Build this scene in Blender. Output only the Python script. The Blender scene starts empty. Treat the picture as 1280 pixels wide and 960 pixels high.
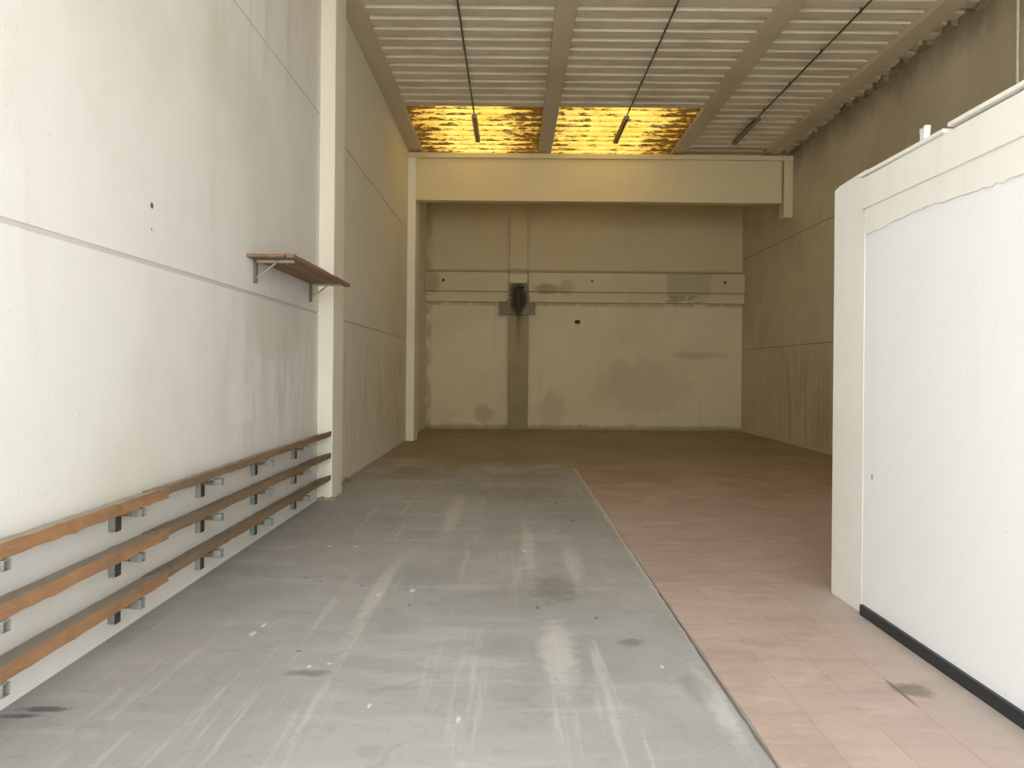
import bpy, bmesh, math, random
from mathutils import Vector, Matrix
random.seed(7)
SC = bpy.context.scene
COL = SC.collection

# ------------------------------------------------------------------ helpers
def link(name, bm, mat=None, parent=None, bevel=0.0, smooth=False, recalc=True):
    me = bpy.data.meshes.new(name)
    if recalc: bmesh.ops.recalc_face_normals(bm, faces=bm.faces)
    bm.to_mesh(me); bm.free()
    o = bpy.data.objects.new(name, me)
    COL.objects.link(o)
    if mat: me.materials.append(mat)
    if parent: o.parent = parent
    if smooth:
        for p in me.polygons: p.use_smooth = True
    if bevel:
        b = o.modifiers.new('bevel', 'BEVEL'); b.width = bevel; b.segments = 2; b.limit_method = 'ANGLE'
    return o

def struct(o):
    o['kind'] = 'structure'; return o

def tag(o, label, cat, group=None):
    o['label'] = label; o['category'] = cat
    if group: o['group'] = group
    return o

def empty(name, loc, label, cat, group=None):
    o = bpy.data.objects.new(name, None); COL.objects.link(o)
    o.location = loc; o.empty_display_size = 0.1
    return tag(o, label, cat, group)

def box(bm, x0, x1, y0, y1, z0, z1):
    vs = [bm.verts.new((x, y, z)) for x in (x0, x1) for y in (y0, y1) for z in (z0, z1)]
    for f in ((0,1,3,2),(4,6,7,5),(0,4,5,1),(2,3,7,6),(0,2,6,4),(1,5,7,3)):
        bm.faces.new([vs[i] for i in f])
    return vs

def prism(bm, poly, a0, a1, axis='y'):
    """extrude a closed 2-D polygon along an axis; poly holds the two other coordinates in xyz order"""
    def P(p, a):
        return {'x': (a, p[0], p[1]), 'y': (p[0], a, p[1]), 'z': (p[0], p[1], a)}[axis]
    A = [bm.verts.new(P(p, a0)) for p in poly]; B = [bm.verts.new(P(p, a1)) for p in poly]
    n = len(poly)
    for i in range(n):
        j = (i + 1) % n
        bm.faces.new((A[i], A[j], B[j], B[i]))
    bm.faces.new(A); bm.faces.new(list(reversed(B)))

def tube(bm, p0, p1, r, n=10, r1=None):
    p0 = Vector(p0); p1 = Vector(p1); d = (p1 - p0).normalized()
    u = d.orthogonal().normalized(); v = d.cross(u)
    r1 = r if r1 is None else r1
    A = []; B = []
    for i in range(n):
        t = 2 * math.pi * i / n; w = u * math.cos(t) + v * math.sin(t)
        A.append(bm.verts.new(p0 + w * r)); B.append(bm.verts.new(p1 + w * r1))
    for i in range(n):
        j = (i + 1) % n; bm.faces.new((A[i], A[j], B[j], B[i]))
    bm.faces.new(A); bm.faces.new(list(reversed(B)))

# ------------------------------------------------------------------ node helper
class NT:
    def __init__(s, name):
        s.m = bpy.data.materials.new(name); s.m.use_nodes = True
        s.t = s.m.node_tree; s.t.nodes.clear()
        s.out = s.t.nodes.new('ShaderNodeOutputMaterial')
        s.co = s.t.nodes.new('ShaderNodeTexCoord').outputs['Object']
        sep = s.t.nodes.new('ShaderNodeSeparateXYZ'); s.t.links.new(s.co, sep.inputs[0])
        s.x, s.y, s.z = sep.outputs
    def put(s, sock, v):
        if isinstance(v, bpy.types.NodeSocket): s.t.links.new(v, sock)
        else: sock.default_value = v
    def math(s, op, a, b=0.0, c=0.0, clamp=False):
        n = s.t.nodes.new('ShaderNodeMath'); n.operation = op; n.use_clamp = clamp
        s.put(n.inputs[0], a); s.put(n.inputs[1], b); s.put(n.inputs[2], c); return n.outputs[0]
    def scale(s, v):
        n = s.t.nodes.new('ShaderNodeMapping'); s.put(n.inputs['Vector'], s.co)
        n.inputs['Scale'].default_value = v; return n.outputs[0]
    def noise(s, sc=1.0, vec=(1,1,1), det=4.0, rough=0.55, dist=0.0, off=0.0):
        n = s.t.nodes.new('ShaderNodeTexNoise')
        mp = s.t.nodes.new('ShaderNodeMapping'); s.put(mp.inputs['Vector'], s.co)
        mp.inputs['Scale'].default_value = vec; mp.inputs['Location'].default_value = (off, off*1.3, off*.7)
        s.t.links.new(mp.outputs[0], n.inputs['Vector'])
        n.inputs['Scale'].default_value = sc; n.inputs['Detail'].default_value = det
        n.inputs['Roughness'].default_value = rough; n.inputs['Distortion'].default_value = dist
        return n.outputs[0]
    def ramp(s, v, a, b, lo=0.0, hi=1.0):
        n = s.t.nodes.new('ShaderNodeMapRange'); n.interpolation_type = 'SMOOTHSTEP'
        s.put(n.inputs['Value'], v); n.inputs['From Min'].default_value = a; n.inputs['From Max'].default_value = b
        n.inputs['To Min'].default_value = lo; n.inputs['To Max'].default_value = hi; return n.outputs[0]
    def mul(s, *a):
        r = a[0]
        for k in a[1:]: r = s.math('MULTIPLY', r, k)
        return r
    def band(s, v, a, b, soft):
        return s.mul(s.ramp(v, a - soft, a + soft), s.ramp(v, b - soft, b + soft, 1.0, 0.0))
    def blob(s, a, b, ca, cb, ra, rb, wob=None, soft=0.35):
        da = s.math('DIVIDE', s.math('SUBTRACT', a, ca), ra); db = s.math('DIVIDE', s.math('SUBTRACT', b, cb), rb)
        d = s.math('SQRT', s.math('ADD', s.math('MULTIPLY', da, da), s.math('MULTIPLY', db, db)))
        if wob is not None: d = s.math('ADD', d, s.math('MULTIPLY', s.math('SUBTRACT', wob, 0.5), 1.6))
        return s.ramp(d, 1 - soft, 1 + soft, 1.0, 0.0)
    def mix(s, f, a, b):
        n = s.t.nodes.new('ShaderNodeMix'); n.data_type = 'RGBA'
        s.put(n.inputs[0], f)
        for sock, v in ((n.inputs[6], a), (n.inputs[7], b)):
            if isinstance(v, tuple): v = (*v, 1.0)
            s.put(sock, v)
        return n.outputs[2]
    def done(s, col, rough=0.7, bump=None, bstr=0.2, bdist=0.01, metal=0.0, spec=0.5):
        p = s.t.nodes.new('ShaderNodeBsdfPrincipled')
        if isinstance(col, tuple): col = (*col, 1.0)
        s.put(p.inputs['Base Color'], col); s.put(p.inputs['Roughness'], rough)
        p.inputs['Metallic'].default_value = metal; p.inputs['Specular IOR Level'].default_value = spec
        if bump is not None:
            b = s.t.nodes.new('ShaderNodeBump'); b.inputs['Strength'].default_value = bstr
            b.inputs['Distance'].default_value = bdist; s.put(b.inputs['Height'], bump)
            s.t.links.new(b.outputs[0], p.inputs['Normal'])
        s.t.links.new(p.outputs[0], s.out.inputs['Surface']); return s.m

# ------------------------------------------------------------------ dimensions (metres, camera foot at the origin, hall runs along +Y)
XL, XR = -2.36, 6.25          # side walls
YF, YB = 0.3, 19.6            # opening, back wall
ZB, ZS = 6.50, 6.59           # beam soffit, roof sheet
P1, P2 = 8.77, 16.1           # pilaster faces
PART = 2.33                   # face of the white partition
SKY0, SKY1 = 13.62, 16.9

# ------------------------------------------------------------------ materials
def paint(name, base, dirt, amt=0.5, side='x', extra=None, streak=0.5, rough=0.75, grime=None):
    n = NT(name)
    big = n.noise(0.55, (1,1,1), 5, 0.6)
    str_ = n.noise(3.0, (1.6,1.6,0.16), 5, 0.6)
    fine = n.noise(14, (1,1,1), 5, 0.65)
    f = n.math('MULTIPLY', n.ramp(big, 0.42, 0.72), amt)
    f2 = n.math('MULTIPLY', n.ramp(str_, 0.5, 0.72), amt * streak)
    f = n.math('MAXIMUM', f, f2)
    c = n.mix(f, base, dirt)
    c = n.mix(n.math('MULTIPLY', n.ramp(fine, 0.62, 0.78), 0.25 * amt), c, dirt)
    c = n.mix(n.math('MULTIPLY', n.ramp(n.noise(60, (1,1,1), 2), .70, .74), 0.3), c, (.12,.10,.08))
    if extra:
        for mask, colr in extra(n, str_, fine): c = n.mix(mask, c, colr)
    bump = n.math('ADD', n.noise(9, (1,1,.5), 6), n.math('MULTIPLY', n.noise(70, (1,1,1), 3), .4))
    return n.done(c, rough, bump, 0.18, 0.012, spec=0.3)

WHITE = (0.82, 0.81, 0.775)
def left_extra(n, st, fine):
    y, z = n.y, n.z
    wob = n.noise(2.2, (1,1,1), 5, .6)
    out = [(n.mul(n.ramp(y, 9.0, 9.2), .45), (.74,.69,.53))]  # warm light beyond the pilaster painted in as a creamier tone
    for j in (2.275, 4.69): out.append((n.mul(n.band(z, j - .012, j + .010, .007), .5), (.42,.39,.31)))
    # grey scuffed vertical streaks low on the wall beyond the pilaster
    s2 = n.ramp(n.noise(4.0, (1.2,1.2,0.22), 6, 0.68, off=3), 0.42, 0.70)
    out.append((n.mul(n.band(y, 9.6, 15.9, .5), n.band(z, .25, 2.05, .25), s2, 0.36), (.44,.43,.36)))
    out.append((n.mul(n.band(y, 5.9, 8.7, .8), n.band(z, .9, 2.0, .4), s2, 0.40), (.48,.46,.41)))
    out.append((n.mul(n.blob(y, z, 7.3, 2.05, .9, .35, wob), 0.30), (.50,.46,.36)))
    # repainted rectangle beside the rack
    out.append((n.mul(n.band(y, 6.0, 6.55, .01), n.band(z, 1.13, 1.47, .01), 0.55), (.85,.83,.79)))
    # scraped dirt above the upper joint near the pilaster
    out.append((n.mul(n.band(y, 5.4, 8.8, .6), n.band(z, 4.0, 6.6, .5), n.ramp(st, .44, .7), 0.35), (.56,.53,.43)))
    # small plug hole
    out.append((n.blob(y, z, 4.70, 2.655, .020, .020), (.10,.09,.08)))
    out.append((n.blob(y, z, 4.70, 2.50, .008, .010), (.3,.28,.25)))
    # dark splash line where the paint meets the floor
    out.append((n.mul(n.ramp(n.math('ADD', z, n.math('MULTIPLY', wob, .05)), .03, .07, 1, 0), n.ramp(y, 9.0, 10.0), .5), (.22,.20,.16)))
    return out
M_left = paint('painted_panel_left', WHITE, (0.66,0.63,0.52), 0.5, extra=left_extra)

def right_extra(n, st, fine):
    y, z = n.y, n.z; wob = n.noise(1.6, (1,1,.5), 5, .65)
    out = []
    for j in (2.21, 4.66): out.append((n.mul(n.band(z, j - .010, j + .010, .007), .5), (.29,.25,.16)))
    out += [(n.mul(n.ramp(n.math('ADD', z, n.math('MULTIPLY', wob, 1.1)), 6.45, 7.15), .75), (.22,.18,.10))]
    out.append((n.mul(n.band(z, .1, 2.15, .3), n.band(y, 9.5, 17, 1), n.ramp(st, .42, .66), .5), (.34,.31,.25)))
    out.append((n.mul(n.ramp(n.noise(1.0,(1,1,1),5,.6,off=6), .5, .7), .35), (.45,.40,.28)))
    return out
M_right = paint('painted_panel_right', (.63,.575,.44), (.47,.41,.29), 0.6, extra=right_extra)

def back_extra(n, st, fine):
    x, z = n.x, n.z; wob = n.noise(3.0, (1,1,1), 5, .65)
    out = []
    out.append((n.mul(n.ramp(z, 4.23, 4.24), .45), (.60,.49,.26)))  # dimmer light above the ledge painted in as a darker upper wall
    out.append((n.mul(n.band(z, 4.2, 4.33, .035), .6), (.25,.20,.10)))
    out.append((n.mul(n.band(z, 3.36, 3.46, .03), n.ramp(wob, .3, .6), .5), (.28,.23,.12)))
    out.append((n.blob(x, z, 1.76, 2.93, .075, .055, wob, .2), (.05,.04,.025)))
    out.append((n.mul(n.blob(x, z, -.75, .42, .28, .22, wob), .45), (.33,.29,.20)))
    out.append((n.mul(n.blob(x, z, 1.1, .55, .35, .5, wob), .28), (.34,.30,.20)))
    out.append((n.mul(n.blob(x, z, 5.1, 2.05, .75, .10, wob), .35), (.36,.31,.20)))
    out.append((n.mul(n.blob(x, z, 3.6, 1.2, 1.2, .7, wob), .22), (.38,.34,.24)))
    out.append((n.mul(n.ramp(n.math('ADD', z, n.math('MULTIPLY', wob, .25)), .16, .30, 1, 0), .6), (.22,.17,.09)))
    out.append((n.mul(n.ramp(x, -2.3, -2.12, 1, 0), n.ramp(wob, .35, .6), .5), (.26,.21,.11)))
    return out
M_back = paint('painted_back_wall', (.79,.71,.49), (.64,.55,.34), 0.5, extra=back_extra)

def ledge_extra(n, st, fine):
    x, z = n.x, n.z; wob = n.noise(3.0, (1,1,1), 5, .65)
    out = []
    for cx, cz in ((-1.87, 4.02), (2.14, 4.02), (5.72, 4.02)):
        out.append((n.blob(x, z, cx, cz, .036, .036, wob, .2), (.05,.04,.02)))
    out.append((n.mul(n.band(x, 4.15, 5.35, .04), n.ramp(z, 3.6, 3.75), .40), (.34,.32,.26)))
    out.append((n.mul(n.band(x, 4.1, 5.2, .15), n.band(z, 3.45, 3.68, .06), n.ramp(wob, .4, .55), .65), (.25,.21,.14)))
    out.append((n.mul(n.blob(x, z, .95, 3.8, .35, .14, wob), .6), (.28,.23,.13)))
    out.append((n.mul(n.blob(x, z, 1.45, 3.85, .2, .2, wob), .4), (.36,.30,.18)))
    out.append((n.mul(n.blob(x, z, -2.2, 3.95, .22, .3, wob), .5), (.30,.25,.14)))
    return out
M_ledge = paint('painted_ledge', (.74,.65,.43), (.57,.48,.29), 0.5, extra=ledge_extra)

M_pil = paint('painted_pilaster', (.87,.835,.70), (.70,.65,.50), 0.45)
M_beam = paint('painted_roof_beam', (.66,.585,.44), (.53,.46,.33), 0.6, streak=.2)
M_head = paint('painted_header', (.74,.65,.42), (.64,.55,.33), 0.4, streak=.2)

def part_extra(n, st, fine):
    y, z = n.y, n.z; wob = n.noise(4.0, (1,1,1), 5, .65)
    return [(n.mul(n.ramp(z, 2.50, 2.56), .35), (.80,.78,.71)),
            (n.blob(y, z, 4.66, .93, .012, .018), (.35,.33,.3)),
            (n.mul(n.blob(y, z, 3.95, 2.80, .35, .05, wob), .3), (.62,.6,.55))]
M_part = paint('partition_white', (.83,.845,.85), (.78,.79,.79), 0.3, extra=part_extra)
M_fascia = paint('fascia_white', (.83,.815,.76), (.72,.70,.63), 0.5)

def raw_extra(n, st, fine):
    x, z = n.x, n.z; wob = n.noise(3.0, (1,1,1), 5, .65)
    return [(n.mul(n.blob(x, z, .16, 3.50, .22, .42, wob), .92), (.035,.025,.012)),
            (n.mul(n.band(x, .10, .22, .05), n.ramp(z, 1.8, 3.3), .6), (.12,.09,.05))]
M_raw = paint('raw_concrete', (.41,.35,.215), (.26,.215,.12), 0.7, extra=raw_extra)
M_chip = paint('broken_corbel', (.33,.28,.18), (.14,.11,.06), 0.9, extra=raw_extra)
M_mortar = paint('mortar_fill', (.36,.31,.21), (.20,.16,.09), 0.9)

# concrete floor
def floor_mat():
    n = NT('concrete_floor'); x, y = n.x, n.y
    big = n.noise(.45, (1,.8,1), 6, .62); mid = n.noise(2.2, (1,.7,1), 6, .65, off=2)
    fine = n.noise(18, (1,1,1), 6, .7); st = n.noise(2.6, (1,.14,1), 6, .62, off=5)
    wob = n.noise(5.0, (1,1,1), 5, .65)
    cross = n.noise(2.2, (.35,1.6,1), 6, .66, off=9)
    c = n.mix(n.ramp(big, .35, .68), (.395,.387,.374), (.315,.309,.297))
    c = n.mix(n.mul(n.ramp(mid, .48, .72), .50), c, (.27,.27,.25))
    c = n.mix(n.mul(n.ramp(cross, .50, .70), .40), c, (.52,.52,.50))
    c = n.mix(n.mul(n.ramp(st, .57, .72), .45), c, (.55,.54,.50))
    c = n.mix(n.mul(n.ramp(fine, .55, .78), .45), c, (.23,.225,.20))
    c = n.mix(n.mul(n.ramp(n.noise(30,(1,1,1),3,off=4), .70, .74), .5), c, (.66,.65,.62))
    c = n.mix(n.mul(n.ramp(n.noise(7, (1,.06,1), 6, .68, off=12), .56, .68), .38), c, (.60,.59,.555))
    c = n.mix(n.mul(n.ramp(n.noise(6, (.12,1,1), 6, .70, off=14), .55, .68), .30), c, (.29,.29,.275))
    c = n.mix(n.mul(n.ramp(n.noise(4.5, (1,1,1), 7, .75, 1.2, off=16), .54, .64), .38), c, (.265,.265,.245))
    c = n.mix(n.mul(n.ramp(n.noise(45, (1,1,1), 4, .7, off=18), .60, .70), .40), c, (.20,.195,.175))
    # warm dim light at the back of the hall painted in as browner floor
    c = n.mix(n.mul(n.ramp(n.math('ADD', y, n.math('MULTIPLY', n.math('SUBTRACT', big, .5), 9.0)), 10.6, 12.4), .78), c, n.mix(mid, (.27,.20,.10), (.35,.265,.15)))
    # marks
    wob3 = n.math('ADD', n.math('MULTIPLY', n.noise(9, (1,1,1), 6, .75, off=7), 1.5), -.25)
    def mark(cx, cy, rx, ry, k, col, soft=.5):
        nonlocal c
        c = n.mix(n.mul(n.blob(x, y, cx, cy, rx, ry, wob3, soft), k), c, col)
    mark(-2.17, 3.36, .11, .028, .9, (.09,.10,.10)); mark(-2.26, 3.29, .10, .02, .9, (.09,.10,.10))
    mark(.33, 5.30, .17, .26, .55, (.17,.155,.13)); mark(.02, 5.1, .2, .3, .25, (.24,.23,.20))
    mark(-1.06, 3.78, .10, .04, .6, (.12,.12,.11)); mark(-.8, 5.6, .4, .3, .3, (.24,.24,.24))
    mark(.28, 4.1, .09, .45, .55, (.60,.585,.55)); mark(-.63, 8.0, .08, 1.0, .7, (.56,.53,.47))
    mark(.16, 6.6, .06, .8, .65, (.56,.54,.49)); mark(.52, 6.0, .07, .5, .6, (.54,.52,.48))
    mark(-.95, 5.2, .05, .7, .5, (.60,.58,.55)); mark(.30, 6.9, .3, .15, .3, (.6,.58,.53))
    mark(-1.55, 10.3, .5, .09, .75, (.46,.42,.32)); mark(1.0, 3.5, .05, .35, .5, (.60,.59,.56))
    mark(.1, 9.4, .5, .5, .4, (.24,.21,.16)); mark(-.5, 10.2, 1.2, .12, .5, (.44,.40,.31))
    mark(.95, 3.65, .07, .16, .5, (.22,.22,.20)); mark(.72, 4.25, .06, .06, .6, (.15,.15,.14))
    for k in range(26):
        mark(random.uniform(-1.9, .95), random.uniform(3.0, 9.0), random.uniform(.008, .022), random.uniform(.012, .04), .8,
             random.choice([(.75,.74,.72), (.13,.13,.12), (.72,.71,.68)]))
    # pale skim along the edge of the tiles
    wob2 = n.noise(13, (1,1,1), 6, .72)
    edge = n.math('ADD', n.math('SUBTRACT', x, n.math('SUBTRACT', 1.115, n.math('MULTIPLY', y, .0045))), n.math('MULTIPLY', n.math('SUBTRACT', wob, .5), .10))
    c = n.mix(n.mul(n.band(edge, -.045, .03, .012), n.ramp(n.math('ADD', y, n.math('MULTIPLY', mid, 3)), 5.5, 8.0), n.ramp(y, 11.7, 12.2, 1, 0), .75), c, (.60,.55,.45))
    # floor line of dust along the left wall
    c = n.mix(n.mul(n.ramp(n.math('ADD', x, n.math('MULTIPLY', wob, .16)), -2.28, -2.14, 1, 0), .45), c, (.30,.31,.31))
    bump = n.math('ADD', mid, n.math('MULTIPLY', fine, .4))
    return n.done(c, n.ramp(big, .3, .7, .5, .68), bump, .15, .012, spec=.35)
M_floor = floor_mat()

def tile_mat():
    n = NT('terracotta_tiles'); x, y = n.x, n.y
    big = n.noise(.5, (1,1,1), 5, .6); mid = n.noise(3.2, (.6,1.5,1), 6, .66); fine = n.noise(22, (1,1,1), 5, .7)
    wob = n.noise(5.0, (1,1,1), 5, .65)
    T = .2845
    def grid(v, off):
        t = n.math('FRACT', n.math('DIVIDE', n.math('ADD', v, off), T))
        d = n.math('MINIMUM', t, n.math('SUBTRACT', 1.0, t))
        return n.ramp(d, .006, .016, 1, 0)
    gx = grid(x, -1.385 + T * 20); gy = grid(y, .05)
    ix = n.math('FLOOR', n.math('DIVIDE', n.math('ADD', x, -1.385 + T * 20), T)); iy = n.math('FLOOR', n.math('DIVIDE', n.math('ADD', y, .05), T))
    w = n.t.nodes.new('ShaderNodeTexWhiteNoise'); w.noise_dimensions = '2D'
    cb = n.t.nodes.new('ShaderNodeCombineXYZ'); n.put(cb.inputs[0], ix); n.put(cb.inputs[1], iy)
    n.t.links.new(cb.outputs[0], w.inputs['Vector'])
    c = n.mix(w.outputs['Value'], (.45,.35,.30), (.515,.40,.35))
    c = n.mix(n.mul(n.ramp(big, .4, .7), .5), c, (.45,.32,.25))
    c = n.mix(n.mul(n.ramp(mid, .44, .66), .6), c, (.36,.285,.235))
    c = n.mix(n.mul(n.ramp(n.noise(7, (.5,1.6,1), 6, .7, off=8), .52, .68), .5), c, (.56,.48,.43))
    c = n.mix(n.mul(n.ramp(fine, .52, .78), .30), c, (.60,.50,.43))
    g = n.mul(n.math('MAXIMUM', gx, n.math('MULTIPLY', gy, .45)), n.ramp(wob, .3, .6), .5)
    c = n.mix(g, c, (.24,.19,.16))
    c = n.mix(n.mul(n.blob(x, y, 2.04, 3.62, .09, .07, wob), .8), c, (.17,.13,.11))
    c = n.mix(n.mul(n.blob(x, y, 1.96, 3.60, .012, .13, wob), .8), c, (.14,.11,.09))
    # plaster dust trodden along the partition and pale scrapes far in
    c = n.mix(n.mul(n.ramp(n.math('ADD', x, n.math('MULTIPLY', wob, .5)), 2.18, 2.55), n.ramp(y, 5.0, 5.6, 1, 0), .6), c, (.47,.43,.385))
    for cx, cy, rx, ry in ((1.75, 8.9, .22, .25), (1.45, 9.3, .25, .12), (1.3, 10.9, .3, .2), (1.62, 7.6, .2, .1)):
        c = n.mix(n.mul(n.blob(x, y, cx, cy, rx, ry, wob), .6), c, (.56,.48,.38))
    c = n.mix(n.mul(n.ramp(n.math('ADD', y, n.math('MULTIPLY', n.math('SUBTRACT', n.noise(.8,(1,1,1),7,.72,off=21), .5), 14.0)), 8.6, 11.6), .74), c, n.mix(mid, (.30,.215,.12), (.36,.265,.16)))  # far tiles browned: patchy dirt, and the dim warm light there painted in
    return n.done(c, n.ramp(big, .3, .7, .45, .62), n.math('SUBTRACT', fine, n.math('MULTIPLY', g, 2)), .1, .008, spec=.35)
M_tile = tile_mat()
M_gap = paint('tile_edge_gap', (.16,.15,.13), (.10,.10,.09), .6)

def sheet_mat():
    n = NT('roof_sheet_paint')
    c = n.mix(n.ramp(n.noise(.9, (1,2,1), 5, .6), .4, .7), (.80,.74,.60), (.68,.61,.46))
    c = n.mix(n.mul(n.ramp(n.noise(6, (.4,2,1), 5, .65), .52, .75), .35), c, (.42,.38,.28))
    return n.done(c, .55, spec=.35)
M_sheet = sheet_mat()

def skylight_mat(name, x0, x1, left):
    n = NT(name); x, y = n.x, n.y
    st = n.noise(6.5, (.6,1.8,1), 7, .74, off=1); spk = n.noise(22, (.9,1.8,1), 5, .7); big = n.noise(1.0, (1,1,1), 4, .6, off=3)
    ex = n.math('ADD', x, n.math('MULTIPLY', n.math('SUBTRACT', big, .5), .9))
    edge = n.math('MAXIMUM', n.ramp(ex, x0 + .05, x0 + .85, left, 0), n.ramp(ex, x1 - 1.0, x1 - .1))
    c = n.mix(n.ramp(big, .35, .7), (.25,.178,.040), (.225,.135,.02))
    c = n.mix(n.mul(edge, .80), c, (.13,.055,.008))
    # corrugation shading painted as darker valley stripes, with dirt gathered there
    per = n.math('FRACT', n.math('DIVIDE', n.math('SUBTRACT', y, SKY0), .1575 * 2))
    val = n.ramp(n.math('ABSOLUTE', n.math('SUBTRACT', per, .5)), .05, .42, 1, .0)
    c = n.mix(n.mul(val, .50), c, (.15,.08,.012))
    dirt = n.math('ADD', st, n.math('ADD', n.math('MULTIPLY', edge, .15), n.math('MULTIPLY', val, .10)))
    c = n.mix(n.mul(n.ramp(dirt, .575, .67), .92), c, (.010,.0045,.001))
    c = n.mix(n.mul(n.ramp(spk, .56, .64), n.ramp(dirt, .40, .56), .75), c, (.035,.018,.005))
    tr = n.t.nodes.new('ShaderNodeBsdfTranslucent'); df = n.t.nodes.new('ShaderNodeBsdfDiffuse'); mx = n.t.nodes.new('ShaderNodeMixShader')
    n.put(tr.inputs['Color'], c); n.put(df.inputs['Color'], c); mx.inputs[0].default_value = .18
    n.t.links.new(tr.outputs[0], mx.inputs[1]); n.t.links.new(df.outputs[0], mx.inputs[2])
    n.t.links.new(mx.outputs[0], n.out.inputs['Surface']); return n.m

def wood(name, a, b, dark, top):
    n = NT(name)
    g = n.noise(6.0, (3.0,.22,3.0), 6, .65, .6); f = n.noise(28, (1.5,.12,1.5), 5, .7); w = n.noise(2.0, (1,.6,1), 4, .6, off=4)
    c = n.mix(n.ramp(g, .38, .66), a, b)
    c = n.mix(n.mul(n.ramp(f, .5, .72), .55), c, dark)
    c = n.mix(n.mul(n.ramp(w, .55, .70), .45), c, dark)
    ge = n.t.nodes.new('ShaderNodeNewGeometry'); sp = n.t.nodes.new('ShaderNodeSeparateXYZ')
    n.t.links.new(ge.outputs['True Normal'], sp.inputs[0])
    up = n.ramp(sp.outputs[2], .5, .9)      # weathered dusty upper faces
    c = n.mix(n.mul(up, n.ramp(w, .25, .6, .55, .95)), c, n.mix(g, top, tuple(k * .7 for k in top)))
    return n.done(c, .65, n.math('ADD', g, f), .25, .006, spec=.3)
M_wood = wood('orange_brown_wood', (.37,.205,.10), (.29,.165,.09), (.12,.07,.04), (.40,.36,.29))
M_wood2 = wood('grey_brown_wood', (.27,.185,.11), (.21,.145,.09), (.10,.07,.045), (.33,.285,.22))
M_board = wood('shelf_board_wood', (.30,.185,.10), (.22,.13,.07), (.10,.06,.035), (.30,.24,.18))
def plain(name, col, rough=.5, metal=0., var=.25, spec=.5):
    n = NT(name); k = n.noise(12, (1,1,1), 5, .65)
    c = n.mix(n.ramp(k, .4, .7), col, tuple(v * (1 - var) for v in col))
    return n.done(c, rough, k, .1, .004, metal, spec)
M_steel = plain('grey_painted_steel', (.30,.31,.285), .55, .1, .35)
M_dark = plain('dark_steel', (.075,.075,.062), .6, .2, .4)
M_rod = plain('pale_bracket_steel', (.50,.46,.36), .45, .3, .4)
M_post = plain('brown_bracket_steel', (.19,.155,.12), .55, .3, .4)
M_black = plain('black_skirting', (.018,.022,.026), .42, 0, .3)
M_conduit = plain('dull_conduit', (.13,.11,.075), .5, .4, .3)
M_lamp = plain('dusty_lamp_body', (.20,.165,.09), .5, .1, .35)
M_glass = plain('dusty_tube_glass', (.42,.36,.22), .3, 0, .2)
M_pipe = plain('white_pipe', (.74,.72,.62), .45, 0, .15)
M_foam = plain('pale_block', (.72,.72,.68), .6, 0, .15)
M_ground = paint('yard_concrete', (.58,.565,.53), (.48,.47,.44), .5)
M_fac = paint('facade_paint', (.72,.70,.64), (.6,.57,.5), .5)

# ------------------------------------------------------------------ shell
bm = bmesh.new(); box(bm, -2.70, 6.60, YF - 0.3, YB + .3, -.25, 0); struct(link('floor', bm, M_floor))

# tiled area, laid a few millimetres proud of the slab, ragged front edge along X = 1.1
bm = bmesh.new()
pts = []
N = 70
for i in range(N + 1):
    y = YF + (12.05 - YF) * i / N
    pts.append((1.112 - .0045 * y + random.uniform(-.008, .008), y))
far = [(1.6,12.3),(2.3,12.65),(2.9,12.9),(3.6,13.3),(4.6,13.6),(5.5,13.8),(XR,13.9)]
poly = pts + far + [(XR, YF)]
prism(bm, poly, 0.0, .006, 'z'); struct(link('floor_tiles', bm, M_tile))
# open joint between slab and tiles
bm = bmesh.new()
A = []; B = []
for i in range(61):
    y = YF + (7.4 - YF) * i / 60; t = max(0, 1 - abs(y - 3.7) / 3.7)
    wv = .004 + .016 * t * random.uniform(.4, 1) * (1 if 2.9 < y < 5.2 else .35)
    A.append(bm.verts.new((1.108 - .0045 * y, y, .0015))); B.append(bm.verts.new((1.106 - .0045 * y - wv, y, .0015)))
for i in range(60): bm.faces.new((A[i], A[i+1], B[i+1], B[i]))
struct(link('trim_9', bm, M_gap))

def panel_profile(xf, xo, joints, ztop, g=.017, d=.014):
    s = 1 if xo > xf else -1
    p = [(xf, 0.0)]
    for j in joints: p += [(xf, j - g), (xf + s * d, j - g * .6), (xf + s * d, j + g * .6), (xf, j + g)]
    return p + [(xf, ztop), (xo, ztop), (xo, 0.0)]
bm = bmesh.new(); prism(bm, panel_profile(XL, XL - .3, (2.275, 4.69), 6.80), YF, YB + .3); struct(link('wall_left', bm, M_left))
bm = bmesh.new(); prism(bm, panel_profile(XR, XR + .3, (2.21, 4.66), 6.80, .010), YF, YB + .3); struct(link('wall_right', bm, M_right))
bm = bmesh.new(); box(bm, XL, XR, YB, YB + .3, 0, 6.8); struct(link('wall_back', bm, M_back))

# front: the hall is open towards the yard below a lintel
bm = bmesh.new(); box(bm, -2.66, 6.55, YF - .3, YF, 5.5, 6.9); struct(link('wall_front', bm, M_fac))
bm = bmesh.new(); box(bm, -30, 34, -40, YF - .3, -.25, -.004); struct(link('ground', bm, M_ground))

# pilasters on the left wall
bm = bmesh.new(); box(bm, XL - .05, -2.18, P1, 9.30, 0, 6.5)
struct(link('trim_1', bm, M_pil, bevel=.012))
bm = bmesh.new(); box(bm, XL - .05, -2.185, P2, 16.75, 0, 6.40)
struct(link('trim_2', bm, M_pil, bevel=.012))
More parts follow.
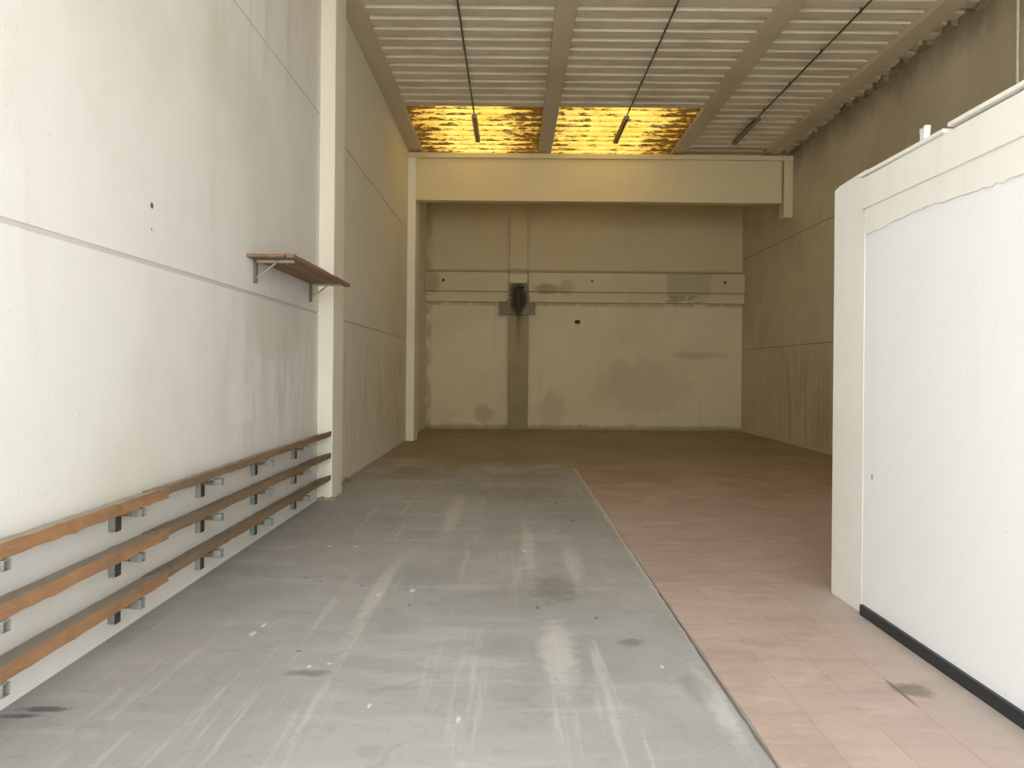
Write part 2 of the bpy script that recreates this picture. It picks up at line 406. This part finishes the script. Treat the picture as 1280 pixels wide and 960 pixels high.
# chipped render at the foot of the near pilaster
bm = bmesh.new()
for k in range(14):
    cx = random.uniform(-2.35, -2.15); cy = random.choice([P1 - .02, random.uniform(9.3, 10.3)]); r = random.uniform(.02, .05)
    if cy > 9.2: cx = -2.36 + random.uniform(0, .05)
    bmesh.ops.create_icosphere(bm, subdivisions=1, radius=r, matrix=Matrix.Translation((cx, cy, r * .2)))
for v in bm.verts: v.co += Vector((random.uniform(-.012,.012), random.uniform(-.012,.012), random.uniform(-.008,.01)))
struct(link('trim_3', bm, M_mortar))

# header beam: recessed web, projecting cap, hanging stub at the right
bm = bmesh.new()
box(bm, -2.185, 6.02, P2 + .05, P2 + .30, 5.40, 6.35)
struct(link('trim_4', bm, M_head, bevel=.01))
bm = bmesh.new()
box(bm, XL, XR, P2 - .02, P2 + .36, 6.345, 6.455)
box(bm, 6.05, XR, P2, P2 + .30, 5.07, 6.345)
struct(link('trim_5', bm, M_head, bevel=.01))

# roof beams
for i, (a, b) in enumerate(((XL, -2.07), (.55, .837), (3.55, 3.84), (5.64, 5.96))):
    bm = bmesh.new(); box(bm, a, b, YF, YB, ZB, ZB + .30)
    struct(link('trim_%d' % (10 + i), bm, M_beam, bevel=.006))

# trapezoidal roof sheet
PER, PH = .315, 9.93 + .315 * 0
def sheet_strip(bm, x0, x1, y0, y1, sine=False):
    prof = []
    k0 = math.floor((y0 - PH) / PER) - 1; k1 = math.ceil((y1 - PH) / PER) + 1
    if sine:
        n = int((y1 - y0) / .0125)
        prof = [(y0 + (y1 - y0) * i / n, ZS + .028 + .026 * math.cos(2 * math.pi * ((y0 + (y1 - y0) * i / n) - SKY0) / PER)) for i in range(n + 1)]
    else:
        for k in range(k0, k1):
            b = PH + k * PER      # far slope of a rib, seen lit from the opening
            prof += [(b - .085, ZS + .07), (b - .018, ZS + .07), (b + .018, ZS), (b + PER - .105, ZS)]
        prof = [p for p in prof if y0 <= p[0] <= y1]
        prof = [(y0, ZS + .06 if False else ZS)] + prof + [(y1, ZS)]
    A = [bm.verts.new((x0, y, z)) for y, z in prof]; B = [bm.verts.new((x1, y, z)) for y, z in prof]
    for i in range(len(prof) - 1): bm.faces.new((A[i], B[i], B[i+1], A[i+1]))
bm = bmesh.new()
sheet_strip(bm, XL, XR, YF, SKY0)
sheet_strip(bm, 3.70, XR, SKY0, SKY1)
sheet_strip(bm, XL, XR, SKY1, YB)
o = struct(link('ceiling', bm, M_sheet, recalc=False))
s = o.modifiers.new('thick', 'SOLIDIFY'); s.thickness = .008; s.offset = 1
for i, (a, b) in enumerate(((XL, .69), (.695, 3.70))):
    bm = bmesh.new(); sheet_strip(bm, a, b, SKY0 - .02, SKY1 + .02, True)
    struct(link('window_%d' % (i + 1), bm, skylight_mat('yellow_fibreglass_%d' % i, max(a, -2.07) if i == 0 else .837, .55 if i == 0 else 3.55, .8 if i == 0 else .3), smooth=True))

# mortar packed between the right wall and the ribs of the roof sheet
bm = bmesh.new()
y = 1.0
while y < 16.0:
    L = random.uniform(.14, .30); d = random.uniform(.03, .11); h = random.uniform(.05, .13)
    x0 = XR - d
    vs = box(bm, x0, XR, y, y + L, ZS - h, ZS + .02)
    for v in vs:
        if v.co.x < XR - .01: v.co += Vector((random.uniform(-.03,.03), random.uniform(-.05,.05), random.uniform(-.0,.04)))
    y += PER if random.random() < .8 else PER * 2
struct(link('trim_6', bm, M_mortar, bevel=.012))

# back wall: two ledges either side of the column, column, broken corbel
LY = YB - .20
for i, (a, b) in enumerate(((XL, -.10), (.42, XR))):
    bm = bmesh.new()
    box(bm, a, b, LY, YB, 3.735, 4.24)
    box(bm, a, b, LY + .03, YB, 3.45, 3.70)
    box(bm, a, b, LY + .10, YB, 3.70, 3.735)
    struct(link('trim_%d' % (7 + i), bm, M_ledge, bevel=.01))
CY = YB - .24
bm = bmesh.new(); box(bm, -.085, .385, CY, YB, 3.95, 6.6); struct(link('trim_14', bm, M_back, bevel=.012))
bm = bmesh.new()
prism(bm, [(-.10,CY),(.43,CY),(.43,YB),(-.10,YB)], 0, 3.12, 'z'); struct(link('trim_15', bm, M_raw, bevel=.012))
bm = bmesh.new()
# corbel: two cheeks around a broken hollow, tapering up to the column
prism(bm, [(-.16,3.12),(.05,3.12),(.08,3.55),(.03,3.80),(-.06,3.95),(-.085,3.95),(-.11,3.60)], CY - .10, YB)
prism(bm, [(.24,3.12),(.47,3.12),(.44,3.60),(.385,3.95),(.30,3.95),(.32,3.84),(.20,3.74),(.23,3.55)], CY - .10, YB)
prism(bm, [(.05,3.12),(.24,3.12),(.24,3.97),(.05,3.97)], CY + .05, YB)
prism(bm, [(.03,3.80),(.33,3.86),(.36,3.95),(.03,3.95)], CY - .02, YB)
struct(link('trim_16', bm, M_chip, bevel=.01))
bm = bmesh.new()
box(bm, -.34, .62, CY - .14, CY - .10, 3.09, 3.13)
box(bm, -.36, -.325, CY - .14, CY - .09, 3.09, 3.44)
box(bm, .44, .60, CY - .12, CY + .02, 3.13, 3.42)
box(bm, -.32, -.20, CY - .02, CY + .10, 3.13, 3.44)
struct(link('trim_17', bm, M_chip, bevel=.006))

# ------------------------------------------------------------------ white partition box on the right
PE = 5.24
bm = bmesh.new()
box(bm, PART + .006, PART + .22, YF, PE - .02, 0, 2.88)
struct(link('wall_partition', bm, M_part))
bm = bmesh.new(); box(bm, PART + .20, XR, PE - .22, PE - .02, 0, 2.88); struct(link('wall_partition_end', bm, M_part))
bm = bmesh.new(); box(bm, PART + .05, XR, YF, PE - .03, 2.86, 2.90); struct(link('ceiling_partition', bm, M_fascia))
# end post
bm = bmesh.new()
prism(bm, [(4.77,0),(PE,0),(PE,2.93),(PE-.10,2.945),(4.95,2.95),(4.77,2.955)], PART + .003, PART + .22, 'x')
struct(link('trim_18', bm, M_fascia, bevel=.012))
# fascia board and lip on top
bm = bmesh.new()
box(bm, PART - .026, PART + .03, YF, 4.772, 2.685, 2.89)
struct(link('trim_19', bm, M_fascia, bevel=.004))
bm = bmesh.new()
ys = [YF, 1.2, 2.2, 3.0, 3.78, 3.82, 3.86, 4.3, 4.77]
for a, b in ((YF, 3.80), (3.84, 4.77)):
    vs = box(bm, PART - .045, PART + .10, a, b, 2.895, 2.918)
    for v in vs:
        if a > 3 and v.co.y < 4: v.co.z -= .006
        if a < 3 and v.co.y > 3: v.co.z += .010
struct(link('trim_20', bm, M_fascia, bevel=.004))
# loose strip of skim coat with a torn lower edge
bm = bmesh.new()
N = 90; top = []; bot = []
for i in range(N + 1):
    y = YF + (4.75 - YF) * i / N
    top.append((y, 2.69)); bot.append((y, 2.532 + .012 * math.sin(y * 5) + random.uniform(-.007, .007)))
prism(bm, top + bot[::-1], PART - .009, PART + .010, 'x')
struct(link('trim_21', bm, M_fascia))
bm = bmesh.new(); box(bm, PART - .018, PART + .02, YF, 4.765, .004, .074); struct(link('baseboard_right', bm, M_black, bevel=.004))

# ------------------------------------------------------------------ wooden rails on the left wall
def plank_bm(y0, y1, zf, zb, xf, xb, th, jit, tag_end=0.0):
    """tilted plank; zf/zb = height of its top at the front / back edge"""
    bm = bmesh.new(); n = max(4, int((y1 - y0) / .08)); rings = []
    for i in range(n + 1):
        y = y0 + (y1 - y0) * i / n
        w = [random.uniform(-jit, jit) for _ in range(4)]
        ring = [(xb, zb + w[0] * .5), (xf + w[1], zf + w[1]), (xf + w[2], zf - th + w[2] * 1.4), (xb, zb - th + .012)]
        rings.append([bm.verts.new((x, y, z)) for x, z in ring])
    for i in range(n):
        for k in range(4):
            j = (k + 1) % 4
            bm.faces.new((rings[i][k], rings[i][j], rings[i+1][j], rings[i+1][k]))
    bm.faces.new(rings[0]); bm.faces.new(list(reversed(rings[-1])))
    return bm
def open_tube(bm, x0, x1, y0, y1, z0, z1, t=.005):
    box(bm, x0, x1, y0, y0 + t, z0, z1); box(bm, x0, x1, y1 - t, y1, z0, z1)
    box(bm, x0, x1, y0 + t, y1 - t, z0, z0 + t); box(bm, x0, x1, y0 + t, y1 - t, z1 - t, z1)
    box(bm, x0, x0 + t, y0 + t, y1 - t, z0 + t, z1 - t)
XF = -2.175
rows = (('upper', .84, .80, 'topmost of the three long wooden rails fixed low on the white left wall'),
        ('middle', .578, .535, 'middle one of the three long wooden rails on the white left wall'),
        ('lower', .308, .258, 'lowest of the three long wooden rails, running just above the concrete floor'))
for nm, zf, zb, lab in rows:
    root = empty('wooden_rail', (XL, 5.2, zb), lab, 'rail', 'wooden rails along the left wall')
    def local(o):
        o.data.transform(Matrix.Translation((-XL, -5.2, -zb))); o.parent = root; return o
    segs = ((1.75, 4.58, M_wood, 0, .0), (4.60, 7.45, M_wood2, -.012, .004), (7.46, 8.755, M_wood2, -.016, .0))
    for k, (a, b, mm, dx, dz) in enumerate(segs):
        th = .070 if k == 0 else .058
        o = local(link('plank', plank_bm(a, b, zf + dz, zb + dz, XF + dx, XL + .006, th, .0048), mm))
        o['label'] = ('orange-brown near plank', 'grey-brown middle plank', 'dark short end plank')[k]
    for y in (3.10, 4.25, 5.41, 6.54, 7.74):
        bm = bmesh.new(); box(bm, XL + .001, XL + .042, y - .03, y + .03, zb - .170, zb - .050)
        br = local(link('bracket', bm, M_steel, bevel=.003))
        bm = bmesh.new(); prism(bm, [(XL + .047, zb - .078), (XF - .05, zb - .078), (XF - .05, zf - .085), (XL + .047, zb - .060)], y - .024, y + .024)
        a1 = link('arm', bm, M_wood2, bevel=.004)
        bm = bmesh.new(); open_tube(bm, XF - .05, XF + .010, y - .024, y + .024, zb - .082, zf - .074)
        a2 = link('sleeve', bm, M_steel)
        bm = bmesh.new(); box(bm, XL + .042, XL + .047, y - .03, y + .03, zb - .170, zb - .060)  # dark plate over the bracket's room-facing side
        a3 = link('end_plate', bm, M_dark)
        for a in (a1, a2, a3):
            a.data.transform(Matrix.Translation((-XL, -5.2, -zb))); a.parent = br

# ------------------------------------------------------------------ shelf on the left wall
sy = 7.45; sz = 2.585
shelf = empty('wall_shelf', (XL, sy, sz), 'brown wooden plank shelf on two steel brackets high on the left wall', 'shelf')
def sh(name, bm, mat, parent, **k):
    o = link(name, bm, mat, None, **k); o.data.transform(Matrix.Translation((-XL, -sy, -sz))); o.parent = parent; return o
def board(y0, y1, x0, x1, z, th):
    bm = bmesh.new(); n = 14; R = []
    for i in range(n + 1):
        y = y0 + (y1 - y0) * i / n
        w = random.uniform(-.003, .003)
        R.append([bm.verts.new(p) for p in ((x0, y, z), (x1 + w, y, z + w), (x1 + w, y, z + th + w), (x0, y, z + th))])
    for i in range(n):
        for k in range(4):
            j = (k + 1) % 4; bm.faces.new((R[i][k], R[i][j], R[i+1][j], R[i+1][k]))
    bm.faces.new(R[0]); bm.faces.new(list(reversed(R[-1])))
    return bm
sh('plank', board(6.37, 8.55, XL + .006, -2.19, sz, .028), M_board, shelf, bevel=.003)
sh('plank', board(6.37, 8.50, -2.183, -2.03, sz, .028), M_board, shelf, bevel=.003)
sh('plank', board(6.42, 8.66, -2.023, -1.955, sz, .038), M_board, shelf, bevel=.003)
for y in (6.56, 8.36):
    bm = bmesh.new(); box(bm, XL + .001, XL + .03, y - .018, y + .018, sz - .21, sz - .004)
    br = sh('bracket', bm, M_post, shelf, bevel=.003)
    bm = bmesh.new(); box(bm, XL + .03, -1.99, y - .016, y + .016, sz - .026, sz - .001)
    sh('arm', bm, M_rod, br, bevel=.003)
    bm = bmesh.new(); tube(bm, (XL + .022, y, sz - .165), (-2.15, y, sz - .018), .009, 8)
    sh('brace', bm, M_rod, br)

# ------------------------------------------------------------------ conduits and tube lamps under the roof
for cx, wh in ((-.775, 'left'), (2.175, 'middle'), (4.715, 'right')):
    place = {'left': 'crossing the yellow roof panel nearest the left wall', 'middle': 'crossing the yellow roof panel in the middle bay',
             'right': 'under the plain corrugated bay nearest the right wall'}[wh]
    zc = 6.545
    cd = empty('hanging_conduit', (cx, 2.0, zc), 'long thin dark conduit under the corrugated roof, ' + {'left': 'in the bay by the left wall', 'middle': 'in the middle bay', 'right': 'in the bay by the right wall'}[wh],
               'conduit', 'conduits under the roof')
    bm = bmesh.new(); tube(bm, (0, -1.6, 0), (0, 11.88, 0), .014, 8); link('pipe', bm, M_conduit, cd)
    y = -1.0
    while y < 11.8:
        bm = bmesh.new(); tube(bm, (0, y - .025, 0), (0, y + .025, 0), .021, 8)
        box(bm, -.008, .008, y - .012, y + .012, 0, ZS - zc - .001)
        link('clip', bm, M_conduit, cd); y += 1.26
    lp = empty('tube_lamp', (cx, 14.65, 6.50), 'narrow unlit tube lamp ' + place, 'lamp', 'tube lamps under the roof')
    bm = bmesh.new()
    prism(bm, [(-.055, .0), (-.045, .045), (.045, .045), (.055, .0)], -.74, .74); link('housing', bm, M_lamp, lp, bevel=.006)
    for s in (-.024, .024):
        bm = bmesh.new(); tube(bm, (s, -.69, -.018), (s, .69, -.018), .015, 10); link('tube', bm, M_glass, lp, smooth=False)
    for s in (-.72, .72):
        bm = bmesh.new(); box(bm, -.05, .05, s - .022, s + .022, -.036, .004); link('end_cap', bm, M_lamp, lp, bevel=.005)
    for s in (-.5, .5):
        bm = bmesh.new(); tube(bm, (0, s, .045), (0, s, ZS - 6.50 + .02), .006, 6); link('hanger', bm, M_conduit, lp)

# ------------------------------------------------------------------ small things
bm = bmesh.new(); tube(bm, (6.215, 8.9, .006), (6.215, 8.9, 6.585), .018, 12)
pp = tag(link('pipe', bm, M_pipe), 'thin pale vertical pipe on the right wall above the white partition', 'pipe')
bm = bmesh.new()
prism(bm, [(-.026, 0), (.026, 0), (.022, .035), (.028, .09), (.006, .084), (-.028, .094), (-.020, .04)], -.018, .018, 'x')
bl = tag(link('block', bm, M_foam, bevel=.003), 'small pale block standing on the top ledge of the white partition', 'block')
bl.location = (PART + .01, 4.10, 2.916)

# ------------------------------------------------------------------ light
w = bpy.data.worlds.new('sky'); SC.world = w; w.use_nodes = True
t = w.node_tree; t.nodes.clear()
bg = t.nodes.new('ShaderNodeBackground'); wo = t.nodes.new('ShaderNodeOutputWorld')
bg.inputs[0].default_value = (.955, .975, 1.0, 1); bg.inputs[1].default_value = 2.2
t.links.new(bg.outputs[0], wo.inputs[0])
sd = bpy.data.lights.new('sun', 'SUN'); sd.energy = 5.0; sd.angle = math.radians(2); sd.color = (1, .96, .88)
so = bpy.data.objects.new('sun', sd); COL.objects.link(so)
so.rotation_euler = (math.radians(-28), math.radians(6), 0)   # high sun behind the hall, shining on the roof

# ------------------------------------------------------------------ camera
cam = bpy.data.cameras.new('camera'); co = bpy.data.objects.new('camera', cam); COL.objects.link(co)
cam.sensor_width = 36; cam.lens = 36 * 900 / 1280; cam.shift_y = -17 / 1280
co.location = (0, 0, 1.6)
ROLL = .0090
co.matrix_world = Matrix.Translation((0, 0, 1.6)) @ Matrix.Rotation(math.radians(90), 4, 'X') @ Matrix.Rotation(ROLL, 4, 'Z')
SC.camera = co

SC.view_settings.view_transform = 'Standard'; SC.view_settings.look = 'None'
SC.view_settings.gamma = 1; SC.view_settings.use_curve_mapping = False
SC.view_settings.exposure = 1.15
SC.cycles.max_bounces = 12; SC.cycles.diffuse_bounces = 8; SC.cycles.transmission_bounces = 8
SC.cycles.use_denoising = True
SC.cycles.sample_clamp_indirect = 6
